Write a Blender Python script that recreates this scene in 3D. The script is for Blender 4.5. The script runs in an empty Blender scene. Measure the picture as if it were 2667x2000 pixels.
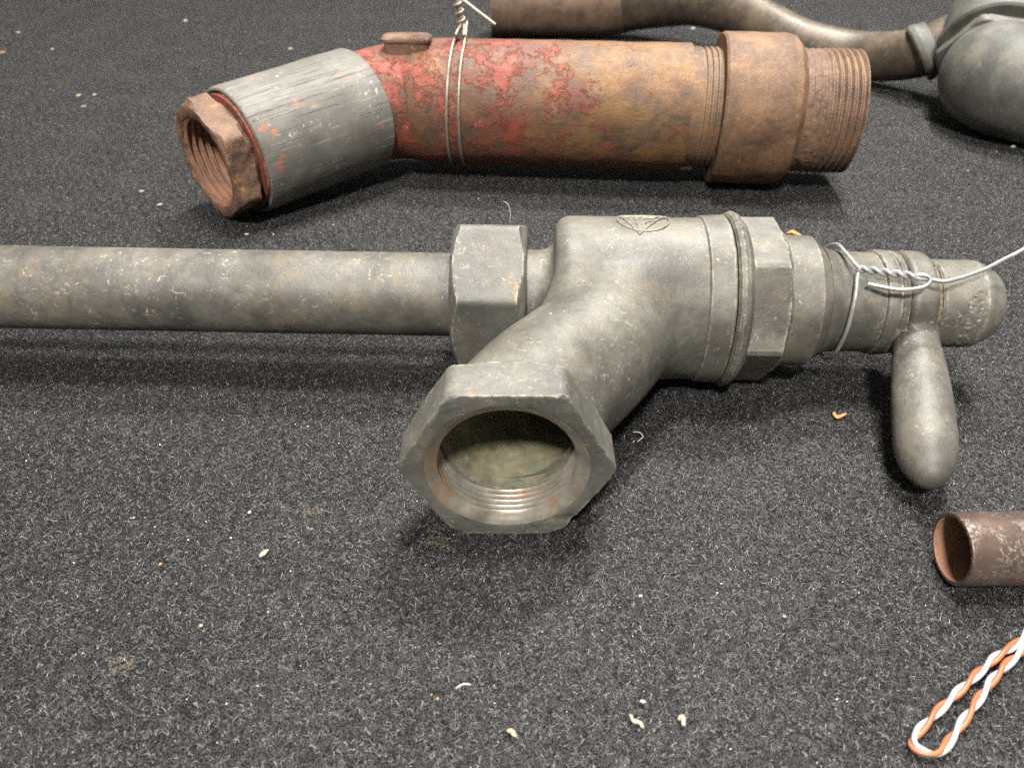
import bpy, math, random
import numpy as np
from mathutils import Vector, Matrix, Quaternion, noise as mnoise

rnd = random.Random(7)
MM = 0.001
sc = bpy.context.scene
col = sc.collection

# ------------------------------------------------------------------ camera
cam = bpy.data.cameras.new('camera')
cam.sensor_width = 36.0
cam.lens = 36.0 * 1662.0 / 2212.0
cam.clip_start = 0.005
cam.clip_end = 50.0
camo = bpy.data.objects.new('camera', cam)
col.objects.link(camo)
camo.location = (0, 0, 0.172)
camo.rotation_euler = (math.radians(90 - 35.0), 0, 0)
cam.dof.use_dof = True
cam.dof.focus_distance = 0.262
cam.dof.aperture_fstop = 19.0
sc.camera = camo

# ------------------------------------------------------------------ world and lamps
w = bpy.data.worlds.new('World')
sc.world = w
w.use_nodes = True
w.node_tree.nodes['Background'].inputs[0].default_value = (1.0, 0.97, 0.93, 1)
w.node_tree.nodes['Background'].inputs[1].default_value = 0.28


def lamp(name, loc, target, size, power, colour):
    l = bpy.data.lights.new(name, 'AREA')
    l.shape = 'DISK'
    l.size = size
    l.energy = power
    l.color = colour
    o = bpy.data.objects.new(name, l)
    col.objects.link(o)
    o.location = loc
    d = Vector(target) - Vector(loc)
    o.rotation_euler = d.to_track_quat('-Z', 'Y').to_euler()


lamp('ceiling_lamp_back', (0.55, 1.55, 2.35), (0.05, 0.50, 0), 0.30, 92, (1.0, 0.98, 0.95))
lamp('ceiling_lamp_over', (0.10, 0.48, 2.45), (0.05, 0.40, 0), 0.46, 92, (1.0, 0.98, 0.95))
lamp('ceiling_lamp_front', (-0.18, -1.20, 1.75), (0.05, 0.35, 0), 0.26, 78, (1.0, 0.97, 0.94))

sc.view_settings.view_transform = 'Standard'
sc.view_settings.look = 'None'
sc.view_settings.exposure = 0.0
sc.view_settings.gamma = 1.0
sc.cycles.use_denoising = False
sc.cycles.max_bounces = 5
sc.cycles.diffuse_bounces = 2
sc.cycles.glossy_bounces = 3
sc.cycles.use_adaptive_sampling = True
sc.cycles.adaptive_threshold = 0.03


# ------------------------------------------------------------------ material helpers
class G:
    def __init__(s, name):
        s.m = bpy.data.materials.new(name)
        s.m.use_nodes = True
        s.nt = s.m.node_tree
        s.b = s.nt.nodes['Principled BSDF']
        tc = s.n('ShaderNodeTexCoord')
        sv = s.n('ShaderNodeVectorMath')
        sv.operation = 'SCALE'
        s.l(tc.outputs['Object'], sv.inputs[0])
        sv.inputs['Scale'].default_value = 1000.0
        s.co = sv.outputs[0]
        s._x = None

    def n(s, t):
        return s.nt.nodes.new(t)

    def l(s, a, b):
        s.nt.links.new(a, b)

    def set(s, sock, v):
        if isinstance(v, bpy.types.NodeSocket):
            s.l(v, sock)
        elif isinstance(v, (tuple, list)) and len(v) == 3 and sock.type == 'RGBA':
            sock.default_value = (*v, 1)
        else:
            sock.default_value = v

    def noise(s, scale, detail=4, rough=0.55, stretch=None, off=0.0, dist=0.0):
        co = s.co
        if stretch or off:
            mp = s.n('ShaderNodeMapping')
            s.l(co, mp.inputs[0])
            if stretch:
                mp.inputs['Scale'].default_value = stretch
            mp.inputs['Location'].default_value = (off, off * 1.7, -off)
            co = mp.outputs[0]
        t = s.n('ShaderNodeTexNoise')
        s.l(co, t.inputs['Vector'])
        t.inputs['Scale'].default_value = scale
        t.inputs['Detail'].default_value = detail
        t.inputs['Roughness'].default_value = rough
        t.inputs['Distortion'].default_value = dist
        return t.outputs[0]

    def voronoi(s, scale, feature='F1'):
        t = s.n('ShaderNodeTexVoronoi')
        s.l(s.co, t.inputs['Vector'])
        t.feature = feature
        t.inputs['Scale'].default_value = scale
        return t.outputs['Distance']

    def xyz(s):
        if s._x is None:
            t = s.n('ShaderNodeSeparateXYZ')
            s.l(s.co, t.inputs[0])
            s._x = t.outputs
        return s._x

    def ramp(s, f, stops):
        r = s.n('ShaderNodeValToRGB')
        s.l(f, r.inputs[0])
        e = r.color_ramp.elements
        while len(e) < len(stops):
            e.new(0.5)
        for i, (p, c) in enumerate(stops):
            e[i].position = p
            e[i].color = (*c, 1) if isinstance(c, (tuple, list)) else (c, c, c, 1)
        return r.outputs[0]

    def step(s, f, a, b, lo=0.0, hi=1.0):
        m = s.n('ShaderNodeMapRange')
        m.interpolation_type = 'SMOOTHSTEP'
        s.l(f, m.inputs[0])
        m.inputs[1].default_value = a
        m.inputs[2].default_value = b
        m.inputs[3].default_value = lo
        m.inputs[4].default_value = hi
        return m.outputs[0]

    def mix(s, f, a, b, mode='MIX'):
        m = s.n('ShaderNodeMix')
        m.data_type = 'RGBA'
        m.blend_type = mode
        s.set(m.inputs[0], f)
        s.set(m.inputs[6], a)
        s.set(m.inputs[7], b)
        return m.outputs[2]

    def math(s, op, a, b=0.0):
        m = s.n('ShaderNodeMath')
        m.operation = op
        s.set(m.inputs[0], a)
        s.set(m.inputs[1], b)
        return m.outputs[0]

    def bump(s, h, dist, strength=1.0, prev=None):
        b = s.n('ShaderNodeBump')
        s.l(h, b.inputs['Height'])
        b.inputs['Distance'].default_value = dist * MM
        b.inputs['Strength'].default_value = strength
        if prev:
            s.l(prev, b.inputs['Normal'])
        return b.outputs[0]

    def edge(s, radius, lo=0.02, hi=0.12):
        """where the true surface turns sharply: rubbed edges"""
        bv = s.n('ShaderNodeBevel')
        bv.samples = 4
        bv.inputs['Radius'].default_value = radius * MM
        ge = s.n('ShaderNodeNewGeometry')
        d = s.n('ShaderNodeVectorMath')
        d.operation = 'DOT_PRODUCT'
        s.l(bv.outputs[0], d.inputs[0])
        s.l(ge.outputs['Normal'], d.inputs[1])
        return s.step(s.math('SUBTRACT', 1.0, d.outputs['Value']), lo, hi)

    def out(s, colour, rough, metallic=0.0, normal=None, spec=0.5):
        s.set(s.b.inputs['Base Color'], colour)
        s.set(s.b.inputs['Roughness'], rough)
        s.set(s.b.inputs['Metallic'], metallic)
        s.set(s.b.inputs['Specular IOR Level'], spec)
        if normal:
            s.l(normal, s.b.inputs['Normal'])
        return s.m


def gunmetal(name, dark=(.078, .074, .061), light=(.172, .163, .134), pale=(.52, .49, .39), wear=True, seed=0.0, rustiness=.665, metal=.14, patch=.45, spk=.8, mott=.32, film=.24, rough=(.44, .62)):
    g = G(name)
    n1 = g.noise(.045, 5, .6, off=seed)
    n2 = g.noise(.30, 8, .68, off=seed + 5)
    n3 = g.noise(1.7, 4, .6, off=seed + 9)
    c = g.mix(g.step(n1, .34, .66), dark, light)
    c = g.mix(g.step(n2, .35, .68), g.mix(mott, c, (.07, .064, .055)), c)
    # warm brown film
    c = g.mix(g.math('MULTIPLY', g.step(g.noise(.07, 4, .6, off=seed + 21), .48, .68), film), c, (.23, .175, .105))
    # pale scuffs
    area = g.step(g.noise(.05, 4, .6, off=seed + 31), patch, patch + .14)
    fl = g.step(g.noise(.36, 10, .80, off=seed + 37, dist=.9), .56, .64)
    pm = g.math('MULTIPLY', area, fl)
    c = g.mix(g.math('MULTIPLY', pm, .8 * spk), c, pale)
    fine = g.math('MULTIPLY', g.step(g.noise(1.9, 5, .8, off=seed + 41), .53, .68), g.step(g.noise(.09, 5, .72, off=seed + 44), .42, .66))
    c = g.mix(g.math('MULTIPLY', fine, .5 * spk), c, pale)
    dk = g.step(g.noise(.9, 6, .75, off=seed + 51), .54, .72)
    c = g.mix(g.math('MULTIPLY', dk, .4), c, (.045, .04, .034))
    rm = g.step(g.noise(.11, 7, .7, off=seed + 61), rustiness, rustiness + .06)
    c = g.mix(g.math('MULTIPLY', rm, .75), c, (.36, .19, .075))
    if wear:
        e = g.edge(1.5, .012, .075)
        em = g.math('MULTIPLY', e, g.step(g.noise(.35, 6, .75, off=seed + 71), .44, .60))
        c = g.mix(g.math('MULTIPLY', em, .65), c, (.50, .45, .33))
    r = g.step(n2, .2, .8, *rough)
    nb = g.bump(n2, .34, .8)
    nb = g.bump(n3, .07, .8, nb)
    return g.out(c, r, metal, nb)


M = {}
M['gunmetal'] = gunmetal('weathered_gunmetal')
M['gunmetal_nut'] = gunmetal('weathered_gunmetal_nut', dark=(.092, .089, .076), light=(.155, .15, .128), seed=13., rustiness=.62, spk=.6, mott=.3, film=.25)
M['gunmetal_cap'] = gunmetal('weathered_gunmetal_cap', dark=(.08, .075, .062), light=(.172, .163, .135), seed=27., mott=.38)
M['gunmetal_pipe'] = gunmetal('weathered_pipe', dark=(.07, .065, .055), light=(.165, .155, .13), seed=41., wear=False, patch=.42, mott=.42, film=.34)
M['grey_fitting'] = gunmetal('grey_fitting', dark=(.078, .077, .067), light=(.138, .135, .117), seed=55., wear=False, rustiness=.70, metal=.12, spk=.6, mott=.25, film=.3, rough=(.5, .65))


def brass_bore():
    g = G('dull_brass_bore')
    n1 = g.noise(.09, 8, .72)
    c = g.ramp(n1, [(.3, (.10, .088, .05)), (.48, (.20, .18, .115)), (.62, (.30, .27, .175)), (.78, (.38, .35, .24))])
    grn = g.step(g.noise(.14, 7, .74, off=3.), .55, .64)
    c = g.mix(g.math('MULTIPLY', grn, .7), c, (.19, .30, .21))
    sp = g.step(g.noise(.9, 6, .7, off=8.), .64, .7)
    c = g.mix(g.math('MULTIPLY', sp, .6), c, (.55, .52, .40))
    return g.out(c, g.step(n1, .3, .7, .35, .5), .15, g.bump(g.noise(.5, 6, .6), .15, .6))


M['bore'] = brass_bore()


def thread_metal():
    g = G('rubbed_thread')
    n = g.noise(.12, 6, .65)
    c = g.ramp(n, [(.3, (.16, .145, .115)), (.55, (.30, .275, .22)), (.75, (.42, .39, .32))])
    rm = g.step(g.noise(.10, 5, .6, off=4.), .52, .62)
    c = g.mix(g.math('MULTIPLY', rm, .6), c, (.33, .18, .10))
    return g.out(c, .36, .4, g.bump(g.noise(.7, 5, .6), .1, .5))


M['thread'] = thread_metal()


def red_rust():
    g = G('flaking_red_paint_on_rust')
    x = g.xyz()[0]
    n1 = g.noise(.035, 6, .62)
    n2 = g.noise(.16, 8, .7, off=11.)
    n3 = g.noise(.9, 5, .65, off=17.)
    rust = g.ramp(g.noise(.05, 7, .68, off=2.), [(.28, (.058, .031, .017)), (.45, (.14, .072, .036)), (.6, (.225, .115, .046)), (.78, (.19, .112, .062))])
    grey = g.ramp(n2, [(.3, (.055, .037, .025)), (.7, (.165, .108, .068))])
    base = g.mix(g.step(g.noise(.04, 5, .6, off=23.), .42, .58), rust, grey)
    red = g.ramp(g.noise(.09, 6, .7, off=31.), [(.3, (.17, .036, .022)), (.52, (.28, .062, .036)), (.7, (.33, .115, .068))])
    pink = g.step(g.noise(.06, 4, .6, off=44.), .66, .72)
    red = g.mix(pink, red, (.55, .10, .13))
    # the paint survives on the bent half and fades towards the coupling
    fall = g.math('ADD', g.step(x, -150., -70., .07, .02), g.step(x, -60., 45., .0, -.13))
    f = g.math('ADD', g.math('ADD', g.math('MULTIPLY', n1, .55), g.math('MULTIPLY', n2, .45)), fall)
    film = g.step(f, .43, .53)
    c = g.mix(g.math('MULTIPLY', film, .65), base, (.185, .062, .038))
    pm = g.math('MULTIPLY', g.step(f, .485, .52), g.step(g.noise(.075, 9, .74, off=83.), .475, .53))
    c = g.mix(g.math('MULTIPLY', pm, .9), c, red)
    och = g.math('MULTIPLY', g.step(x, -40., 20.), g.step(g.noise(.055, 6, .65, off=53.), .42, .6))
    c = g.mix(g.math('MULTIPLY', och, .5), c, (.27, .14, .042))
    chips = g.step(g.noise(.42, 9, .8, off=61.), .60, .66)
    area = g.step(g.noise(.05, 3, .5, off=67.), .52, .62)
    c = g.mix(g.math('MULTIPLY', g.math('MULTIPLY', chips, area), .85), c, (.50, .45, .38))
    pits = g.step(g.noise(.6, 8, .78, off=71.), .56, .66)
    c = g.mix(g.math('MULTIPLY', pits, .6), c, (.04, .024, .016))
    scr = g.step(g.noise(.6, 4, .6, stretch=(.04, 1, 1), off=3.), .62, .66)
    c = g.mix(g.math('MULTIPLY', scr, .5), c, (.07, .04, .03))
    h = g.math('ADD', g.math('MULTIPLY', pm, .5), g.math('MULTIPLY', n2, .8))
    nb = g.bump(h, .7, .9)
    nb = g.bump(g.noise(.38, 5, .6, stretch=(.6, 1, 1), off=91., dist=1.2), .45, .8, nb)
    nb = g.bump(n3, .18, .9, nb)
    return g.out(c, g.step(n2, .3, .7, .48, .72), .08, nb)


M['red_rust'] = red_rust()


def brown_rust(name, a=(.065, .036, .02), b=(.175, .096, .05), c3=(.27, .15, .068), seed=0., metal=.05, pit=.6, bumpy=1.0, rough=(.5, .75)):
    g = G(name)
    n1 = g.noise(.06, 7, .66, off=seed)
    n2 = g.noise(.34, 7, .7, off=seed + 4)
    n3 = g.noise(1.2, 4, .6, off=seed + 7)
    c = g.ramp(n1, [(.3, a), (.52, b), (.74, c3)])
    c = g.mix(g.math('MULTIPLY', g.step(n2, .55, .7), .4), c, (.36, .27, .19))
    c = g.mix(g.math('MULTIPLY', g.step(g.noise(.6, 8, .78, off=seed + 12), .55, .65), pit), c, (.06, .036, .024))
    o = g.step(g.noise(.12, 6, .7, off=seed + 19), .62, .68)
    c = g.mix(g.math('MULTIPLY', o, .6), c, (.45, .22, .06))
    e = g.edge(1.0, .02, .12)
    c = g.mix(g.math('MULTIPLY', e, .35), c, (.46, .35, .23))
    nb = g.bump(n2, .5 * bumpy, .9)
    nb = g.bump(n3, .2 * bumpy, .9, nb)
    return g.out(c, g.step(n2, .3, .7, *rough), metal, nb)


M['brown_rust'] = brown_rust('brown_rust')
M['hex_rust'] = brown_rust('coarse_rust', a=(.075, .043, .03), b=(.175, .098, .06), c3=(.27, .165, .10), seed=33., bumpy=1.7)
M['bore_rust'] = brown_rust('orange_rust_bore', a=(.12, .06, .04), b=(.30, .15, .09), c3=(.48, .19, .10), seed=47.)
M['dark_pipe'] = brown_rust('dark_brown_pipe', a=(.05, .038, .028), b=(.105, .08, .056), c3=(.16, .12, .078), seed=71., metal=.2, pit=.2, bumpy=.2, rough=(.4, .5))

M['barrel'] = brown_rust('brown_barrel', a=(.085, .056, .036), b=(.17, .115, .075), c3=(.24, .165, .10), seed=85., metal=.2, pit=.2, bumpy=.3)


def grey_sleeve():
    g = G('scratched_grey_sleeve')
    st = (.05, 1, 1)
    n1 = g.noise(.05, 5, .6)
    c = g.ramp(n1, [(.3, (.11, .104, .088)), (.7, (.19, .18, .154))])
    s1 = g.noise(.75, 5, .65, stretch=(.035, 1, 1), off=3.)
    c = g.mix(g.math('MULTIPLY', g.step(s1, .58, .66), .6), c, (.075, .062, .045))
    s2 = g.noise(.9, 5, .65, stretch=(.04, 1, 1), off=9.)
    c = g.mix(g.math('MULTIPLY', g.step(s2, .60, .66), .65), c, (.38, .35, .28))
    c = g.mix(g.math('MULTIPLY', g.step(g.noise(.6, 6, .7, off=12.), .5, .7), .25), c, (.10, .09, .075))
    wsp = g.math('MULTIPLY', g.step(g.noise(.35, 8, .78, off=15.), .58, .63), g.step(g.noise(.05, 3, .5, off=18.), .5, .6))
    c = g.mix(g.math('MULTIPLY', wsp, .85), c, (.58, .57, .53))
    rd = g.step(g.noise(.07, 7, .74, off=27.), .60, .65)
    c = g.mix(g.math('MULTIPLY', rd, .8), c, (.42, .14, .08))
    br = g.step(g.noise(.1, 5, .6, stretch=(.35, 1, 1), off=35.), .64, .72)
    c = g.mix(g.math('MULTIPLY', br, .6), c, (.33, .22, .12))
    nb = g.bump(g.math('SUBTRACT', 1.0, g.step(s1, .56, .68)), .25, .8)
    nb = g.bump(g.noise(.5, 6, .65), .15, .6, nb)
    return g.out(c, .62, .0, nb)


M['sleeve'] = grey_sleeve()


def steel_tube():
    g = G('purple_brown_steel')
    n1 = g.noise(.10, 5, .6)
    m = g.math('MULTIPLY', g.step(g.noise(.75, 9, .78, off=5., dist=.3), .50, .60), g.step(g.noise(.12, 4, .6, off=7.), .36, .58))
    c = g.ramp(n1, [(.3, (.092, .06, .046)), (.7, (.17, .118, .092))])
    c = g.mix(m, c, (.40, .365, .335))
    och = g.step(g.noise(.2, 6, .7, off=9.), .64, .7)
    c = g.mix(g.math('MULTIPLY', och, .7), c, (.42, .27, .10))
    met = g.math('ADD', g.math('MULTIPLY', m, .4), .45)
    return g.out(c, g.step(n1, .3, .7, .30, .42), met, g.bump(m, .06, .6))


M['steel'] = steel_tube()


def simple(name, c1, c2, rough, metallic, scale=.4, bmp=.05):
    g = G(name)
    n = g.noise(scale, 5, .6)
    return g.out(g.mix(g.step(n, .35, .65), c1, c2), rough, metallic, g.bump(g.noise(scale * 4, 3), bmp, .5))


M['wire'] = simple('galvanised_wire', (.32, .312, .295), (.43, .42, .395), .42, .5)
M['old_wire'] = simple('dull_brass_wire', (.27, .225, .165), (.38, .33, .26), .42, .5)
M['white_plastic'] = simple('white_plastic', (.44, .425, .43), (.50, .485, .49), .38, 0, .2, .02)
M['orange_plastic'] = simple('orange_plastic', (.33, .115, .05), (.38, .14, .062), .38, 0, .2, .02)
M['dark_gap'] = simple('grimy_gasket', (.10, .075, .045), (.19, .15, .085), .8, 0, .7, .3)
M['emblem'] = simple('rubbed_emblem', (.15, .135, .10), (.27, .245, .18), .5, .25, .8, .08)


def tinted(name, rough=.75):
    g = G(name)
    a = g.n('ShaderNodeVertexColor')
    a.layer_name = 'tint'
    return g.out(a.outputs[0], rough, 0.0)


# ------------------------------------------------------------------ mesh helpers (mm)
def link(name, verts, faces, mat, parent=None, smooth=True, colours=None, sharp=None):
    me = bpy.data.meshes.new(name)
    v = np.asarray(verts, dtype=np.float64) * MM
    me.from_pydata(v.tolist(), [], faces if isinstance(faces, list) else faces.tolist())
    me.validate()
    me.update()
    if colours is not None:
        at = me.color_attributes.new('tint', 'FLOAT_COLOR', 'POINT')
        c4 = np.ones((len(me.vertices), 4), dtype=np.float32)
        c4[:, :3] = colours
        at.data.foreach_set('color', c4.ravel())
    if smooth:
        me.polygons.foreach_set('use_smooth', [True] * len(me.polygons))
        if sharp:
            me.set_sharp_from_angle(angle=math.radians(sharp))
    me.materials.append(mat)
    o = bpy.data.objects.new(name, me)
    col.objects.link(o)
    if parent:
        o.parent = parent
    return o


def thing(name, label, cat, loc=(0, 0, 0), rotz=0.0, group=None):
    o = bpy.data.objects.new(name, None)
    o.empty_display_size = .01
    col.objects.link(o)
    o.location = [c * MM for c in loc]
    o.rotation_euler = (0, 0, rotz)
    o['label'] = label
    o['category'] = cat
    if group:
        o['group'] = group
    return o


def tag(o, label, cat, group=None):
    o['label'] = label
    o['category'] = cat
    if group:
        o['group'] = group
    return o


def wobble(v, amp, scale, seed=0.0):
    """real unevenness: cast, dented and corroded surfaces are never true"""
    out = np.array(v, dtype=np.float64)
    for i, p in enumerate(out):
        q = Vector((p[0] * scale + seed, p[1] * scale - seed, p[2] * scale + 2 * seed))
        n = mnoise.noise_vector(q)
        n2 = mnoise.noise_vector(q * 3.1)
        out[i] += (np.array(n) + .35 * np.array(n2)) * amp
    return out


def frame(axis):
    a = Vector(axis).normalized()
    up = Vector((0, 0, 1)) if abs(a.z) < .9 else Vector((1, 0, 0))
    # e1 points sideways, e2 up: angle 0 is e1, 90 degrees is up
    e1 = up.cross(a).normalized()
    e2 = a.cross(e1).normalized()
    return a, e1, e2


def hexr(th, apothem, rot, rnd_=0.5):
    k = (th - rot + math.pi / 6) % (math.pi / 3) - math.pi / 6
    # rot is the angle of a corner
    k = (th - rot) % (math.pi / 3) - math.pi / 6
    r = apothem / np.cos(k)
    rc = apothem / math.cos(math.pi / 6)
    return np.minimum(r, rc - rnd_)


def turned(name, rows, mat, parent, origin=(0, 0, 0), axis=(1, 0, 0), nseg=96, hexa=None, cap0=False, cap1=False, wob=None, sharp=24, colours=None, chip=None, own=False):
    """rows: (along, radius) round or (along, radius_limit, 'h') six-sided; a turned or forged solid about an axis"""
    a, e1, e2 = frame(axis)
    o = np.array(origin, dtype=float)
    a, e1, e2 = np.array(a), np.array(e1), np.array(e2)
    th = np.arange(nseg) * 2 * math.pi / nseg
    if hexa:
        th = th + hexa[1]
    rings = []
    for r in rows:
        if len(r) > 2:
            rad = np.minimum(hexr(th, hexa[0], hexa[1]), r[1])
        else:
            rad = np.full(nseg, float(r[1]))
        rings.append(o + a * r[0] + np.outer(np.cos(th) * rad, e1) + np.outer(np.sin(th) * rad, e2))
    v = np.concatenate(rings)
    f = []
    for i in range(len(rows) - 1):
        b0, b1 = i * nseg, (i + 1) * nseg
        for j in range(nseg):
            k = (j + 1) % nseg
            f.append((b0 + j, b0 + k, b1 + k, b1 + j))
    if cap0:
        f.append(tuple(range(nseg))[::-1])
    if cap1:
        b = (len(rows) - 1) * nseg
        f.append(tuple(b + j for j in range(nseg)))
    if wob:
        v = wobble(v, *wob)
    if chip:
        v = chip(v)
    if own:
        R3 = np.stack([a, e1, e2])
        ob = link(name, (v - o) @ R3.T, f, mat, parent, True, sharp=sharp)
        ob.matrix_local = Matrix.Translation(Vector(o * MM)) @ Matrix(R3.T.tolist()).to_4x4()
        return ob
    return link(name, v, f, mat, parent, True, sharp=sharp)


def dense(rows, step):
    out = []
    for a, b in zip(rows[:-1], rows[1:]):
        n = max(1, int(math.hypot(b[0] - a[0], b[1] - a[1]) / step))
        for i in range(n):
            t = i / n
            e = (a[0] + (b[0] - a[0]) * t, a[1] + (b[1] - a[1]) * t)
            out.append(e + (('h',) if len(a) > 2 and len(b) > 2 else ()) if t > 0 else a)
    out.append(rows[-1])
    return out


def spline(pts, n):
    """Catmull-Rom through points"""
    P = [np.array(p, dtype=float) for p in pts]
    P = [2 * P[0] - P[1]] + P + [2 * P[-1] - P[-2]]
    out = []
    for i in range(1, len(P) - 2):
        for k in range(n):
            t = k / n
            p0, p1, p2, p3 = P[i - 1:i + 3]
            out.append(.5 * (2 * p1 + (p2 - p0) * t + (2 * p0 - 5 * p1 + 4 * p2 - p3) * t * t + (3 * p1 - p0 - 3 * p2 + p3) * t ** 3))
    out.append(P[-2])
    return np.array(out)


def frames(path):
    path = np.asarray(path, dtype=float)
    T = np.gradient(path, axis=0)
    T /= np.linalg.norm(T, axis=1)[:, None]
    ref = np.array([0, 0, 1.0]) if abs(T[0][2]) < .9 else np.array([1.0, 0, 0])
    N = [np.cross(ref, T[0])]
    N[0] /= np.linalg.norm(N[0])
    for i in range(1, len(path)):
        n = N[-1] - T[i] * np.dot(N[-1], T[i])
        N.append(n / np.linalg.norm(n))
    N = np.array(N)
    B = np.cross(T, N)
    return T, N, B


def sweep_mesh(path, rad, nseg=12, caps=True):
    path = np.asarray(path, dtype=float)
    rad = np.broadcast_to(np.asarray(rad, dtype=float), (len(path),))
    T, N, B = frames(path)
    th = np.arange(nseg) * 2 * math.pi / nseg
    v = np.concatenate([path[i] + rad[i] * (np.outer(np.cos(th), N[i]) + np.outer(np.sin(th), B[i])) for i in range(len(path))])
    f = []
    for i in range(len(path) - 1):
        for j in range(nseg):
            k = (j + 1) % nseg
            f.append((i * nseg + j, i * nseg + k, (i + 1) * nseg + k, (i + 1) * nseg + j))
    if caps:
        f.append(tuple(range(nseg))[::-1])
        f.append(tuple((len(path) - 1) * nseg + j for j in range(nseg)))
    return v, f


def sweep(name, path, rad, mat, parent=None, nseg=12, caps=True, wob=None, sharp=50):
    v, f = sweep_mesh(path, rad, nseg, caps)
    if wob:
        v = wobble(v, *wob)
    return link(name, v, f, mat, parent, True, sharp=sharp)


# signed distance modelling for the castings
def sd_roundcyl(p, x0, x1, r, c):
    dx = np.abs(p[:, 0] - (x0 + x1) / 2) - (x1 - x0) / 2 + c
    dr = np.hypot(p[:, 1], p[:, 2]) - r + c
    return np.minimum(np.maximum(dx, dr), 0) + np.hypot(np.maximum(dx, 0), np.maximum(dr, 0)) - c


def sd_chain(p, pts, rad):
    d = np.full(len(p), 1e9)
    for i in range(len(pts) - 1):
        a, b = pts[i], pts[i + 1]
        ab = b - a
        t = np.clip(((p - a) @ ab) / (ab @ ab), 0, 1)
        q = np.linalg.norm(p - a - t[:, None] * ab, axis=1) - (rad[i] + (rad[i + 1] - rad[i]) * t)
        d = np.minimum(d, q)
    return d


def smin(a, b, k):
    h = np.clip(.5 + .5 * (b - a) / k, 0, 1)
    return b * (1 - h) + a * h - k * h * (1 - h)


def surfnet(sdf, lo, hi, h):
    n = [int((b - a) / h) + 1 for a, b in zip(lo, hi)]
    ax = [lo[i] + h * np.arange(n[i]) for i in range(3)]
    g = np.stack(np.meshgrid(*ax, indexing='ij'), -1).reshape(-1, 3)
    V = np.concatenate([sdf(c) for c in np.array_split(g, 8)]).reshape(n)
    S = V < 0
    cnt = sum(S[i:n[0] - 1 + i, j:n[1] - 1 + j, k:n[2] - 1 + k].astype(int) for i in (0, 1) for j in (0, 1) for k in (0, 1))
    mask = (cnt > 0) & (cnt < 8)
    idx = -np.ones(mask.shape, dtype=int)
    idx[mask] = np.arange(mask.sum())
    cells = np.argwhere(mask)
    P = np.array(lo) + h * (cells + .5)
    for it in range(5):
        d = sdf(P)
        e = h * .05
        gr = np.stack([(sdf(P + e * np.eye(3)[i]) - d) / e for i in range(3)], -1)
        gn = np.maximum((gr ** 2).sum(1), .2)
        P = P - gr * np.clip(d / gn, -h * .7, h * .7)[:, None]
    faces = []
    for a in range(3):
        b, c = (a + 1) % 3, (a + 2) % 3
        sl0 = [slice(None)] * 3
        sl1 = [slice(None)] * 3
        sl0[a] = slice(0, n[a] - 1)
        sl1[a] = slice(1, n[a])
        d = S[tuple(sl0)].astype(int) - S[tuple(sl1)].astype(int)
        e = np.argwhere(d != 0)
        e = e[(e[:, b] > 0) & (e[:, c] > 0) & (e[:, b] < n[b] - 1) & (e[:, c] < n[c] - 1)]
        s = d[e[:, 0], e[:, 1], e[:, 2]]
        q = []
        for ob, oc in ((1, 1), (0, 1), (0, 0), (1, 0)):
            t = e.copy()
            t[:, b] -= ob
            t[:, c] -= oc
            q.append(idx[t[:, 0], t[:, 1], t[:, 2]])
        q = np.stack(q, -1)
        q[s < 0] = q[s < 0][:, ::-1]
        faces.append(q)
    return P, np.concatenate(faces)


# ------------------------------------------------------------------ the carpet
FLOOR = -1.2


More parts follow.
